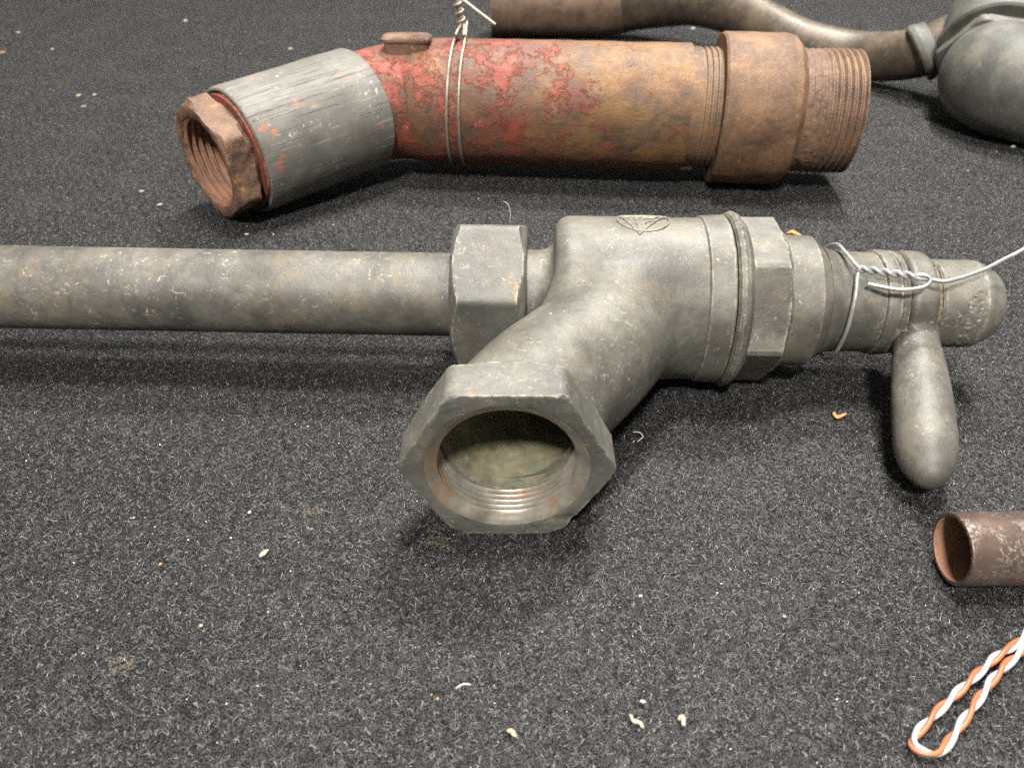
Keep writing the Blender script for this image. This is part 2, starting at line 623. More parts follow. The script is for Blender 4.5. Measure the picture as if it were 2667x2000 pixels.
def carpet():
    n = 120
    xs = np.linspace(-1500, 1500, n)
    ys = np.linspace(-300, 2200, n)
    v = [(x, y, FLOOR - .25 + .25 * mnoise.noise(Vector((x * .02, y * .02, 0)))) for y in ys for x in xs]
    f = [(j * n + i, j * n + i + 1, (j + 1) * n + i + 1, (j + 1) * n + i) for j in range(n - 1) for i in range(n - 1)]
    g = G('carpet_backing')
    c = g.ramp(g.noise(.9, 4, .7), [(.3, (.006, .006, .006)), (.7, (.022, .021, .021))])
    m = g.out(c, .95, 0, g.bump(g.noise(.9, 4, .7), 1.0, 1.0), .1)
    o = link('carpet', v, f, m)
    o['kind'] = 'structure'
    o['label'] = 'flat black needle felt carpet under everything'

    # pile: one tangled tuft of short curled fibres, set out over the carpet without gaps
    half = 10.0
    nf = 2592
    V, F, C = [], [], []
    r = np.random.RandomState(5)
    ng_ = 18
    ncl = ng_ * ng_
    st = 2 * half / ng_
    cl = [(-half + st * (i % ng_ + r.uniform(0, 1)), -half + st * (i // ng_ + r.uniform(0, 1)), r.normal(0, .26), r.uniform(0, 2 * math.pi), math.exp(r.normal(-.12, .36))) for i in range(ncl)]
    for i in range(nf):
        q = cl[i % ncl]
        p = np.array([q[0] + r.normal(0, .75), q[1] + r.normal(0, .75), r.uniform(-.6, .15) + q[2]])
        th = q[3] + r.normal(0, .8)
        ph = abs(r.normal(.3, .4))
        L = r.uniform(.28, .72)
        bend = r.normal(0, .9)
        wd = r.uniform(.028, .055)
        t = r.uniform()
        if t < .70:
            k = r.uniform(.006, .024)
            cc = np.array([k, k * .98, k * .97])
        elif t < .93:
            k = r.uniform(.045, .12)
            cc = np.array([k, k * .98, k * .95])
        elif t < .985:
            k = r.uniform(.13, .26)
            cc = np.array([k, k * .97, k * .90])
        else:
            k = r.uniform(.30, .5)
            cc = np.array([k, k * .97, k * .92])
        cc = cc * q[4]
        b0 = len(V)
        nseg = 3
        for s in range(nseg + 1):
            side = np.array([-math.sin(th), math.cos(th), r.uniform(-.4, .4)])
            w_ = wd * (1 - .35 * s / nseg)
            V.append(p - side * w_)
            V.append(p + side * w_)
            C += [cc, cc]
            p = p + L * np.array([math.cos(th) * math.cos(ph), math.sin(th) * math.cos(ph), math.sin(ph)])
            th += bend
            ph -= r.uniform(0.05, .5)
            if p[2] > 1.0:
                p[2] = 1.0
        for s in range(nseg):
            F.append((b0 + 2 * s, b0 + 2 * s + 1, b0 + 2 * s + 3, b0 + 2 * s + 2))
    g = G('carpet_fibre')
    a = g.n('ShaderNodeVertexColor')
    a.layer_name = 'tint'
    ge = g.n('ShaderNodeNewGeometry')
    sv = g.n('ShaderNodeVectorMath')
    sv.operation = 'SCALE'
    g.l(ge.outputs['Position'], sv.inputs[0])
    sv.inputs['Scale'].default_value = 1000
    g.co = sv.outputs[0]
    dust = g.step(g.noise(.022, 5, .72), .42, .70)
    c = g.mix(g.math('MULTIPLY', dust, .04), a.outputs[0], (.42, .39, .34))
    m = g.out(c, .45, 0, None, .38)
    g.b.inputs['Sheen Weight'].default_value = .12
    g.b.inputs['Sheen Roughness'].default_value = .4
    o = link('carpet_fibres', V, F, m, colours=np.array(C))
    o['kind'] = 'stuff'
    o['label'] = 'tangled short black fibres of the felt carpet'
    o['category'] = 'carpet pile'
    ng = bpy.data.node_groups.new('pile', 'GeometryNodeTree')
    ng.interface.new_socket('Geometry', in_out='INPUT', socket_type='NodeSocketGeometry')
    ng.interface.new_socket('Geometry', in_out='OUTPUT', socket_type='NodeSocketGeometry')
    N = ng.nodes
    gi, go = N.new('NodeGroupInput'), N.new('NodeGroupOutput')
    jn = N.new('GeometryNodeJoinGeometry')
    for k, (ang, lift) in enumerate(((11.0, .0001), (47.0, .00025))):
        gr = N.new('GeometryNodeMeshGrid')
        gr.inputs['Size X'].default_value = 2.4
        gr.inputs['Size Y'].default_value = 2.4
        gr.inputs['Vertices X'].default_value = 121
        gr.inputs['Vertices Y'].default_value = 121
        sp = N.new('GeometryNodeSetPosition')
        rv = N.new('FunctionNodeRandomValue')
        rv.data_type = 'FLOAT_VECTOR'
        rv.inputs[0].default_value = (-.0006, -.0006, 0)
        rv.inputs[1].default_value = (.0006, .0006, .0003)
        rv.inputs['Seed'].default_value = 8 + k
        ng.links.new(gr.outputs[0], sp.inputs['Geometry'])
        ng.links.new(rv.outputs[0], sp.inputs['Offset'])
        ip = N.new('GeometryNodeInstanceOnPoints')
        rr = N.new('FunctionNodeRandomValue')
        rr.data_type = 'INT'
        rr.inputs[4].default_value = 0
        rr.inputs[5].default_value = 3
        rr.inputs['Seed'].default_value = 4 + k
        mq = N.new('ShaderNodeMath')
        mq.operation = 'MULTIPLY'
        mq.inputs[1].default_value = math.pi / 2
        cx = N.new('ShaderNodeCombineXYZ')
        ng.links.new(rr.outputs[2], mq.inputs[0])
        ng.links.new(mq.outputs[0], cx.inputs[2])
        ng.links.new(sp.outputs[0], ip.inputs['Points'])
        ng.links.new(gi.outputs[0], ip.inputs['Instance'])
        ng.links.new(cx.outputs[0], ip.inputs['Rotation'])
        tr = N.new('GeometryNodeTransform')
        tr.inputs['Translation'].default_value = (.003 * k, .80, FLOOR * MM + lift)
        tr.inputs['Rotation'].default_value = (0, 0, math.radians(ang))
        ng.links.new(ip.outputs[0], tr.inputs['Geometry'])
        ng.links.new(tr.outputs[0], jn.inputs[0])
    ng.links.new(jn.outputs[0], go.inputs[0])
    md = o.modifiers.new('pile', 'NODES')
    md.node_group = ng

    # dust specks, and fibre glints painted in as pale bits: too many and too small to count
    V, F, C = [], [], []
    for i in range(9000):
        y = 75 + 1100 * r.uniform() ** 1.8
        x = r.uniform(-1, 1) * (110 + .62 * y)
        z = FLOOR + r.uniform(.75, 1.4)
        s = r.uniform(.07, .16) * (1 + (r.uniform() > .93) * .8) * (1 + y / 900.)
        t = r.uniform()
        cc = (.85, .84, .82) if t < .7 else ((.65, .52, .30) if t < .88 else (.5, .40, .32))
        b0 = len(V)
        d = r.normal(0, 1, (4, 3))
        d /= np.linalg.norm(d, axis=1)[:, None]
        for k in range(4):
            V.append(np.array([x, y, z]) + d[k] * s * np.array([1.3, 1, .8]))
            C.append(cc)
        F += [(b0, b0 + 1, b0 + 2), (b0, b0 + 2, b0 + 3), (b0, b0 + 3, b0 + 1), (b0 + 1, b0 + 3, b0 + 2)]
    o = link('dust_glint_specks', V, F, tinted('dust_glint_specks', .35), smooth=False, colours=np.array(C))
    o['kind'] = 'stuff'
    o['label'] = 'tiny pale specks of dust and painted fibre glints over the black carpet'
    o['category'] = 'dust'


carpet()

# ------------------------------------------------------------------ the valve
VYAW = math.radians(-2.1)
VO = (0.0, 258.8)
AZ = 31.6


def vl(x, y, z):
    dx, dy = x - VO[0], y - VO[1]
    c, s = math.cos(-VYAW), math.sin(-VYAW)
    return np.array([dx * c - dy * s, dx * s + dy * c, z])


def valve():
    t = thing('pipe_valve', 'weathered grey gunmetal valve with hex outlet facing the camera and side lever', 'valve', (VO[0], VO[1], 0), VYAW)
    O = (0, 0, AZ)
    # long tail pipe running out of the picture
    turned('tail_pipe', dense([(-420, 12.6), (-420, 16.1), (-419, 16.3), (-20, 15.7), (-20, 12)], 6), M['gunmetal_pipe'], t, O, nseg=96, wob=(.10, .05, 3.))
    # big union nut; angle 0 of frame() for +x axis: e1 is +y... corners set by elevation towards the camera
    A, e1, e2 = frame((1, 0, 0))
    front = math.atan2(0, -1) if e1.y > 0 else 0.0   # angle of the direction facing the camera (-y)

    def elev(deg):
        return math.pi - math.radians(deg) if e1.y > 0 else math.radians(deg)
    rows = dense([(-21.5, 15.8), (-21.5, 24.2), (-20.4, 26.2, 'h'), (-18.2, 29.7, 'h'), (-15, 40, 'h'), (0.0, 40, 'h'), (3.2, 28.0, 'h'), (5.2, 25.6, 'h'), (5.6, 24.6), (5.6, 17)], .9)
    turned('union_nut', rows, M['gunmetal_nut'], t, O, nseg=192, hexa=(26.2, elev(24)), wob=(.14, .09, 11.), sharp=28)
    # cast body with its oblique outlet arm
    arm = spline([vl(43, 250, 31), vl(28.0, 222, 30.3), vl(10.5, 199.5, 29), vl(0.5, 181, 27.8), vl(-1.0, 170.5, 27.2)], 7) - np.array([0, 0, AZ])
    rad = np.interp(np.linspace(0, 1, len(arm)), [0, .25, .5, .75, 1], [23.6, 23.2, 23.4, 23.8, 23.6])
    brad = np.interp(np.linspace(0, 1, len(arm)), [0, .5, .82, 1], [18.6, 19.2, 20.2, 20.8])
    tip = arm[-1] + (arm[-1] - arm[-2]) * 8

    def sdf(p):
        b = sd_roundcyl(p, 15.6, 82, 30.1, 5.5)
        nk = sd_roundcyl(p, -6, 30, 17.6, 1.0)
        b = smin(b, nk, 6.0)
        a = sd_chain(p, arm, rad)
        d = smin(b, a, 9.0)
        bore = sd_chain(p, np.vstack([arm, tip]), np.append(brad, brad[-1]))
        return np.maximum(np.maximum(d, -bore), -81.0 - p[:, 1])
    P, Fq = surfnet(sdf, (-31, -92, -35), (76, 35, 35), 1.0)
    # inner wall gets its own dull brass: split by which side of the bore a face lies on
    bd = sd_chain(P, np.vstack([arm, tip]), np.append(brad, brad[-1]))
    inner = (bd[Fq] < .35).all(1)
    P2 = wobble(P, .22, .06, 5.) + np.array([0, 0, AZ])
    body = link('body', P2, Fq[~inner], M['gunmetal'], t)
    link('outlet_bore', P2, Fq[inner], M['bore'], body)

    # cast emblem: oval band and three-cornered shield on the shoulder of the body
    def on(x, ang, lift=0.0):
        rs = np.linspace(29, 40, 111)
        dv = sdf(np.stack([np.full(111, x), -rs * math.sin(ang), rs * math.cos(ang)], -1))
        r = rs[int(np.argmax(dv > 0))] + lift
        return np.array([x, -r * math.sin(ang), AZ + r * math.cos(ang)])
    ec, ea = 47.0, math.radians(-6)

    def curve(pts, rr, name):
        sweep(name, [on(ec + a_, ea + b_ / 30.0, .04) for a_, b_ in pts], rr, M['emblem'], body, 8, wob=(.08, .5, 1.))
    curve([(9.3 * math.cos(q), 9.0 * math.sin(q)) for q in np.linspace(0, 2 * math.pi, 49)], .42, 'emblem_oval')
    tri = []
    for a_, b_ in (((-8, -4.0), (8.2, -4.6)), ((8.2, -4.6), (-2.3, 11.2)), ((-2.3, 11.2), (-8, -4.0))):
        for k in range(8):
            q = k / 8
            tri.append((a_[0] + (b_[0] - a_[0]) * q, a_[1] + (b_[1] - a_[1]) * q))
    tri.append(tri[0])
    curve(tri, .48, 'emblem_shield')
    curve([(-2.6, 9.0), (-2.6, 4), (-2.4, -2)], .38, 'emblem_stroke')
    curve([(-5.4, -1.2), (-1, -1.6), (4.2, -2.2)], .36, 'emblem_stroke')
    curve([(0.5, 3.6), (1.6, 1.0), (3.2, 2.2)], .34, 'emblem_stroke')

    # flange of the body and the rounded bonnet ring
    turned('body_flange', dense([(67.6, 29.6), (68.6, 30.9), (76.6, 31.3), (77.2, 30.8), (77.3, 29)], 1.0), M['gunmetal'], t, O, nseg=144, wob=(.10, .10, 2.))
    turned('bonnet_ring', dense([(77.6, 29), (77.6, 31.0), (78.4, 32.1), (79.8, 32.6), (81.4, 32.0), (82.6, 30.6), (83.4, 29.6), (83.4, 28)], .7), M['gunmetal_cap'], t, O, nseg=144, wob=(.08, .10, 4.))
    rows = dense([(83.0, 26), (83.0, 30.3, 'h'), (84.6, 40, 'h'), (92.6, 40, 'h'), (96.0, 28.4, 'h'), (97.0, 26.4), (98.0, 25.8), (98.0, 20)], .8)
    turned('bonnet_hexagon', rows, M['gunmetal_cap'], t, O, nseg=192, hexa=(27.0, elev(51.5)), wob=(.10, .10, 6.), sharp=24)
    turned('gland_nut', dense([(97.8, 20), (97.8, 24.0), (98.6, 24.4), (108.8, 24.2), (113.2, 20.6), (113.3, 15)], .9), M['gunmetal_cap'], t, O, nseg=128, wob=(.09, .10, 8.))
    turned('stem', dense([(112.8, 21.2), (114.6, 20.2), (117.6, 18.9), (132.6, 18.4), (132.6, 12)], .9), M['gunmetal'], t, O, nseg=112, wob=(.08, .10, 9.))
    turned('stem_collar', dense([(132.4, 18.0), (133.2, 19.2), (135.8, 19.6), (137.2, 19.4), (137.4, 18.7), (138.0, 18.8), (138.4, 19.3), (140.4, 19.1), (140.9, 18.4), (140.9, 12)], .6), M['gunmetal_cap'], t, O, nseg=112, wob=(.08, .10, 10.))
    turned('stem_shaft', [(138, 13.5), (168, 13.5)], M['dark_gap'], t, O, nseg=48, wob=(.3, .4, 1.))
    # lever: hub and tapering handle forged in one
    a0 = vl(146.2, 252, 31) - np.array([0, 0, AZ])
    pts = [vl(147.0, 240.5, 27.3), vl(145.0, 233.0, 24.9), vl(142.2, 222, 21.8), vl(138.4, 208, 17.8), vl(135.0, 195.5, 14.4), vl(132.4, 186.5, 12.2), vl(130.9, 181.0, 11.0), vl(129.9, 176.8, 10.1)]
    pts = np.array([a0] + [q - np.array([0, 0, AZ]) for q in pts])
    pts = a0 + (pts - a0) * np.array([.93, .925, .96])
    rr = [7.4, 7.4, 7.7, 8.6, 9.4, 9.7, 9.4, 8.0, 5.8]
    pr4 = spline(np.column_stack([pts, rr])[:, :3].tolist(), 6)
    r4 = spline(np.column_stack([rr, rr, rr]).tolist(), 6)[:, 0]
    pts, rr = pr4, r4

    def sdl(p):
        hub = sd_roundcyl(p, 141.4, 151.2, 19.2, 2.4)
        hole = np.hypot(p[:, 1], p[:, 2]) - 12.5
        return np.maximum(smin(hub, sd_chain(p, pts, rr), 2.6), -hole)
    P, Fq = surfnet(sdl, (112, -92, -34), (162, 22, 22), .8)
    link('lever', wobble(P, .18, .07, 15.) + np.array([0, 0, AZ]), Fq, M['gunmetal_cap'], t)
    turned('packing', dense([(150.8, 12.8), (151.2, 15.2), (153.4, 15.5), (154.0, 12.8)], .5), M['dark_gap'], t, O, nseg=96, wob=(.35, .7, 2.))
    # dome-ended cap with a turned line and a band of stamped marks
    rows = dense([(153.6, 12), (153.6, 15.6), (154.3, 16.3), (168.4, 16.3), (168.9, 15.8), (169.5, 16.1), (171.0, 15.9), (176.0, 13.2), (177.8, 11.6), (178.5, 9.6), (178.6, 3.0), (178.65, .3)], .6)

    def stamp(v):
        for p in v:
            x = p[0]
            ang = math.atan2(p[2] - AZ, -p[1])
            if 162.0 < x < 166.6 and -1.2 < ang < .75:
                k = mnoise.noise(Vector((x * 1.1, ang * 15, 2.0)))
                f_ = 1 - 1.1 * max(0, k) / 16
                p[1] *= f_
                p[2] = AZ + (p[2] - AZ) * f_
        return v
    turned('end_cap', rows, M['gunmetal_cap'], t, O, nseg=168, wob=(.10, .10, 12.), chip=stamp, cap1=True)

    # six-sided outlet: ring nut with a threaded throat, dipping a little to rest on the carpet
    tilt = math.radians(4.0)
    # its axis runs from the face back towards the body
    c, s = math.cos(-VYAW), math.sin(-VYAW)
    wd = Vector((0.0, math.cos(tilt), math.sin(tilt)))
    ax = Vector((wd.x * c - wd.y * s, wd.x * s + wd.y * c, wd.z))
    fc = vl(-1.4, 164.6, 26.9)
    rows = dense([(16.6, 20), (16.6, 25.4), (15.6, 27.0, 'h'), (13.8, 29.4, 'h'), (11.5, 40, 'h'), (1.6, 40, 'h'), (.5, 30.9, 'h'), (0, 29.9, 'h'), (-.1, 27.2, 'h'), (0, 24.4), (.25, 23.6)], .9)

    def chip(v):
        # bruised lower lip and one broken bit on the right
        A_, E1, E2 = [np.array(q) for q in frame(ax)]
        for i, p in enumerate(v):
            d = p - fc
            al, u, z = d @ A_, d @ E1, d @ E2
            if al < 2.5:
                k = mnoise.noise(Vector((u * .22, z * .22, 7.0)))
                lo = min(1.0, max(0.0, (-z - 9) / 9.0)) * min(1.0, max(0.0, (2.5 - al) / 2.0))
                v[i] = p + A_ * (max(0, k - .05) * 1.1 * lo + max(0, k - .22) * .8 * (1 - lo))
        return v
    nut = turned('outlet_nut', rows, M['gunmetal_nut'], t, fc, ax, nseg=192, hexa=(27.3, 0.0), wob=(.16, .12, 21.), chip=chip, sharp=28)
    rw = dense([(.2, 23.7), (.8, 22.6), (2.0, 21.2)], .5)
    x = 2.0
    for k in range(5):
        rw += [(x + .5, 20.4), (x + .9, 20.1), (x + 1.3, 20.4), (x + 1.8, 21.2), (x + 2.1, 21.25)]
        x += 2.1
    rw += [(x + .5, 20.6), (x + 1.0, 20.5), (x + 1.6, 21.1)]
    turned('thread', rw, M['thread'], nut, fc, ax, nseg=160, wob=(.10, .15, 4.), sharp=25)
    return t


valve()


# ------------------------------------------------------------------ wire tie on the valve stem
def wire_valve():
    t = thing('wire_tie', 'light grey wire twisted round the valve stem, its long end leading off right', 'wire', (VO[0], VO[1], 0), VYAW)
    r = .74

    def rl(x, y, z):
        return np.array([x, y, AZ + z])
    knot = rl(121.2, -10.7, 19.0)
    end = rl(140.6, -16.4, 19.0)
    R = 20.4 + r
    loop = [rl(119.4, -R * math.cos(math.radians(q)), R * math.sin(math.radians(q))) for q in (84, 110, 140, 170, 200, 230, 260, 290)]
    loop += [rl(118.7, -R * math.cos(math.radians(q)), R * math.sin(math.radians(q))) for q in (310, 325, 340)]
    loop += [rl(119.2, -R + .2, 1.0), rl(120.0, -18.2, 11.6)]
    sweep('loop', spline([knot + np.array([1.0, -.6, .2]), knot + np.array([-.6, 1.2, 1.2])] + loop + [knot + np.array([.1, -1.6, -1.6]), knot + np.array([1.0, .2, -.5])], 7), r, M['wire'], t, 10)
    # two strands twisted together
    n = 120
    base = np.array([knot + (end - knot) * q for q in np.linspace(0, 1, n)])
    T, N, B = frames(base)
    for ph, nm in ((0.0, 'twisted_strand'), (math.pi, 'twisted_strand')):
        a = np.linspace(0, 2 * math.pi * 2.75, n) + ph
        p = base + r * 1.02 * (N * np.cos(a)[:, None] + B * np.sin(a)[:, None])
        sweep(nm, p, r, M['wire'], t, 10)
    # cut end folded back
    sweep('cut_end', spline([end + np.array([-1.2, .3, .4]), end + np.array([1.6, -.5, .9]), end + np.array([3.1, -1.6, -.4]), end + np.array([.5, -2.6, -2.6]), end + np.array([-7, -3.0, -3.4]), rl(124.2, -15.7, 15.6)], 8), r, M['wire'], t, 10)
    # long end
    sweep('long_end', spline([end + np.array([-1.4, -.3, -.4]), end + np.array([4, -.9, -.5]), vl(149, 235, 50.3), vl(161.6, 239.3, 52), vl(171.4, 244.2, 54), vl(178, 246, 57), vl(188, 250, 63), vl(205, 256, 74)], 10), r, M['wire'], t, 10)


wire_valve()


# ------------------------------------------------------------------ bent rusty pipe with red paint
def bent_pipe():
    O = (50.0, 479.0, 0.0)
    yaw = math.radians(-5.5)
    t = thing('bent_pipe', 'rusty bent pipe with flaking red paint, grey sleeve and threaded right end', 'pipe', O, yaw)
    z = 42.4
    c, s = math.cos(-yaw), math.sin(-yaw)

    def pl(x, y, zz):
        dx, dy = x - O[0], y - O[1]
        return np.array([dx * c - dy * s, dx * s + dy * c, zz])
    # sleeve line in the thing's own frame
    p0, p1 = pl(-91, 476, 41.4), pl(-151.5, 418, 34.0)
    u = (p1 - p0) / np.linalg.norm(p1 - p0)
    bend = np.array([-112.0, 0, z])
    path = spline([(54, 0, z), (20, 0, z), (-20, 0, z), (-60, 0, z), (-95, 0, z - .1), (-120, -2.5, z - .4)] + [tuple(p0 + u * 4), tuple(p0 + u * 40), tuple(p1 + u * 1)], 12)
    rad = np.full(len(path), 36.0)
    for i, p in enumerate(path):
        k = np.clip((-p[0] - 100) / 40, 0, 1)
        rad[i] = 36.0 - 4.6 * np.clip((-p[0] - 96) / 46, 0, 1)
    body = sweep('bent_tube', path, rad, M['red_rust'], t, 128, wob=(.45, .05, 3.))
    # reduced and grooved run up to the coupling
    rows = [(53.6, 36.0), (54.0, 34.3), (60, 34.0)]
    x = 60
    for k in range(4):
        rows += [(x + .4, 33.0), (x + 1.4, 33.0), (x + 2.0, 34.2), (x + 3.0, 34.2)]
        x += 3.1
    turned('threaded_neck', rows, M['brown_rust'], t, (0, 0, z), nseg=112, wob=(.2, .08, 5.))
    turned('coupling', dense([(71.0, 34), (71.0, 41.6), (72.4, 42.6), (106, 42.4), (112, 41.0), (116.0, 36.6), (116.0, 32)], 2.0), M['brown_rust'], t, (0, 0, z), nseg=144, wob=(.35, .07, 8.))
    rows = [(115.5, 35.6), (119, 35.4)]
    x, r = 119.0, 35.4
    while x < 146:
        rows += [(x + .4, r - .1), (x + 1.6, r - 2.3), (x + 2.1, r - 2.3), (x + 3.4, r), (x + 3.8, r)]
        x += 3.8
        r -= .14
    rows += [(x + .6, r - 1.5), (x + .6, r - 6), (x - 20, r - 6)]

    def worn(v):
        for p in v:
            if p[0] < 136:
                k = np.clip((136 - p[0]) / 10, 0, 1)
                rr = math.hypot(p[1], p[2] - z)
                tgt = 34.4 - .9 * (.3 + mnoise.noise(Vector((p[0] * .42, p[1] * .42, p[2] * .42))))
                if rr > 30:
                    f_ = (rr + (tgt - rr) * k * .8) / rr
                    p[1] *= f_
                    p[2] = z + (p[2] - z) * f_
        return v
    turned('male_thread', rows, M['hex_rust'], t, (0, 0, z), nseg=144, wob=(.16, .2, 8.), chip=worn)
    # grey sleeve on the bent leg
    L = float(np.linalg.norm(p1 - p0))
    turned('sleeve', dense([(2.0, 32.0), (1.0, 34.0), (2.2, 35.0), (L - 3, 34.6), (L - 1.2, 34.1), (L - .6, 33.2), (L - 1.2, 32.2), (L - 14, 31.8)], 2.5), M['sleeve'], t, p0, u, nseg=144, wob=(.40, .05, 14.), own=True)
    turned('sleeve_lining', dense([(L - 12, 31.4), (L - .2, 31.2), (L + .3, 30.4), (L + .6, 29), (L - 4, 27)], 1.5), M['bore_rust'], t, p0, u, nseg=112, wob=(.5, .2, 2.))
    # broken-cornered hexagon end with an inner thread
    h0 = L + 3.0
    A_, E1, E2 = [np.array(q) for q in frame(u)]
    rows = [(h0 - 3, 26), (h0 - 1, 28.5), (h0 + .4, 28.9, 'h'), (h0 + 2.4, 32.6, 'h'), (h0 + 4.4, 40, 'h'), (h0 + 10.6, 40, 'h'), (h0 + 13.2, 31.8, 'h'), (h0 + 14.6, 29.8, 'h'), (h0 + 14.8, 27.0), (h0 + 14.0, 24.6)]
    n0 = len(rows)
    rows = dense(rows, 1.2)
    x, r = h0 + 14.3, 24.9
    trow = [(x, r + .6), (x - .6, r)]
    for k in range(8):
        trow += [(x - .9, r - .4), (x - 1.9, r - 2.4), (x - 2.3, r - 2.4), (x - 3.3, r), (x - 3.7, r)]
        x -= 3.7
        r -= .1

    def rough(v):
        for i, p in enumerate(v):
            k = mnoise.noise(Vector((p[0] * .11, p[1] * .11, p[2] * .11)))
            v[i] = p - A_ * max(0, k) * 1.4
        return v
    hx = turned('hexagon_end', rows, M['hex_rust'], t, p0, u, nseg=192, hexa=(29.4, math.radians(32)), wob=(.7, .16, 31.), chip=rough, sharp=40)
    turned('thread', trow, M['bore_rust'], hx, p0, u, nseg=128, wob=(.25, .2, 6.), sharp=20)
    turned('inner_wall', [(x + .6, 22.6), (x - 22, 20.5), (x - 22, .1)], M['bore_rust'], hx, p0, u, nseg=64, wob=(.3, .2, 3.))
    # small oblong boss standing on the bend
    q = pl(-61, 481, 0)
    V, F = [], []
    nb = 40
    prof = [(-1.2, 70.5), (-1.0, 78.6), (0, 79.0), (.2, 80.4), (-.6, 81.6), (-2.0, 82.2), (-4.5, 82.5)]
    for ins, zz in prof:
        for k in range(nb):
            a = 2 * math.pi * k / nb
            ex = 4.0
            sx = math.copysign(abs(math.cos(a)) ** (2 / ex), math.cos(a)) * (14.3 + ins)
            sy = math.copysign(abs(math.sin(a)) ** (2 / ex), math.sin(a)) * (7.6 + ins)
            V.append((q[0] + sx, q[1] + sy, zz))
    for i in range(len(prof) - 1):
        for k in range(nb):
            k2 = (k + 1) % nb
            F.append((i * nb + k, i * nb + k2, (i + 1) * nb + k2, (i + 1) * nb + k))
    F.append(tuple((len(prof) - 1) * nb + k for k in range(nb)))
    link('boss', wobble(V, .35, .15, 2.), F, M['hex_rust'], t, True, sharp=45)
    return O, yaw, z


BO, BYAW, BZ = bent_pipe()


def wire_pipe():
    t = thing('wire_tie', 'dull wire looped twice round the red painted pipe and knotted on top', 'wire', BO, BYAW)
    r = .95
    z = BZ
    R = 36.3 + r

    def ring(x0, lean, nm):
        p = []
        for q in np.linspace(math.radians(100), math.radians(100 + 340), 56):
            p.append((x0 + lean * math.sin(q), R * math.cos(q), z + R * math.sin(q)))
        return p
    kx = -77.5
    a = ring(-84.5, 1.2, 'loop')
    b = ring(-77.5, .6, 'loop')
    top = np.array([-79.5, 2.0, z + R + 6.0])
    sweep('loop', spline([top + np.array([-1, 0, 0])] + a[1:-4:3] + [np.array([-82.2, -7.0, z + R + 1.5]), top + np.array([-.6, -1.6, .6])], 5), r, M['old_wire'], t, 10)
    sweep('loop', spline([top + np.array([2.2, 3.0, 1])] + b[1:-4:3] + [np.array([-77.3, -6.0, z + R + 1.2]), top + np.array([1.2, -1.2, .2])], 5), r, M['old_wire'], t, 10)
    # coils of the knot climbing up
    n = 100
    q = np.linspace(0, 1, n)
    ang = q * 2 * math.pi * 3.2
    p = np.stack([top[0] - .2 - 2.6 * q + 2.3 * np.cos(ang), top[1] + 1.2 * np.sin(ang), top[2] - 1 + 14 * q], -1)
    sweep('knot', p, r, M['old_wire'], t, 10)
    e = p[-1]
    sweep('cut_end', spline([p[-6], e + np.array([1.8, -.6, .8]), e + np.array([10, -3.5, -4.0]), e + np.array([22, -6, -11.5])], 8), r * .95, M['old_wire'], t, 10)
    core = spline([top + np.array([0, 0, -2]), top + np.array([-1.2, .2, 7]), e + np.array([-1.4, 0, 3]), e + np.array([-6, 2, 12]), e + np.array([-14, 4, 26]), e + np.array([-26, 6, 48])], 8)
    sweep('long_end', core, r, M['old_wire'], t, 10)


wire_pipe()


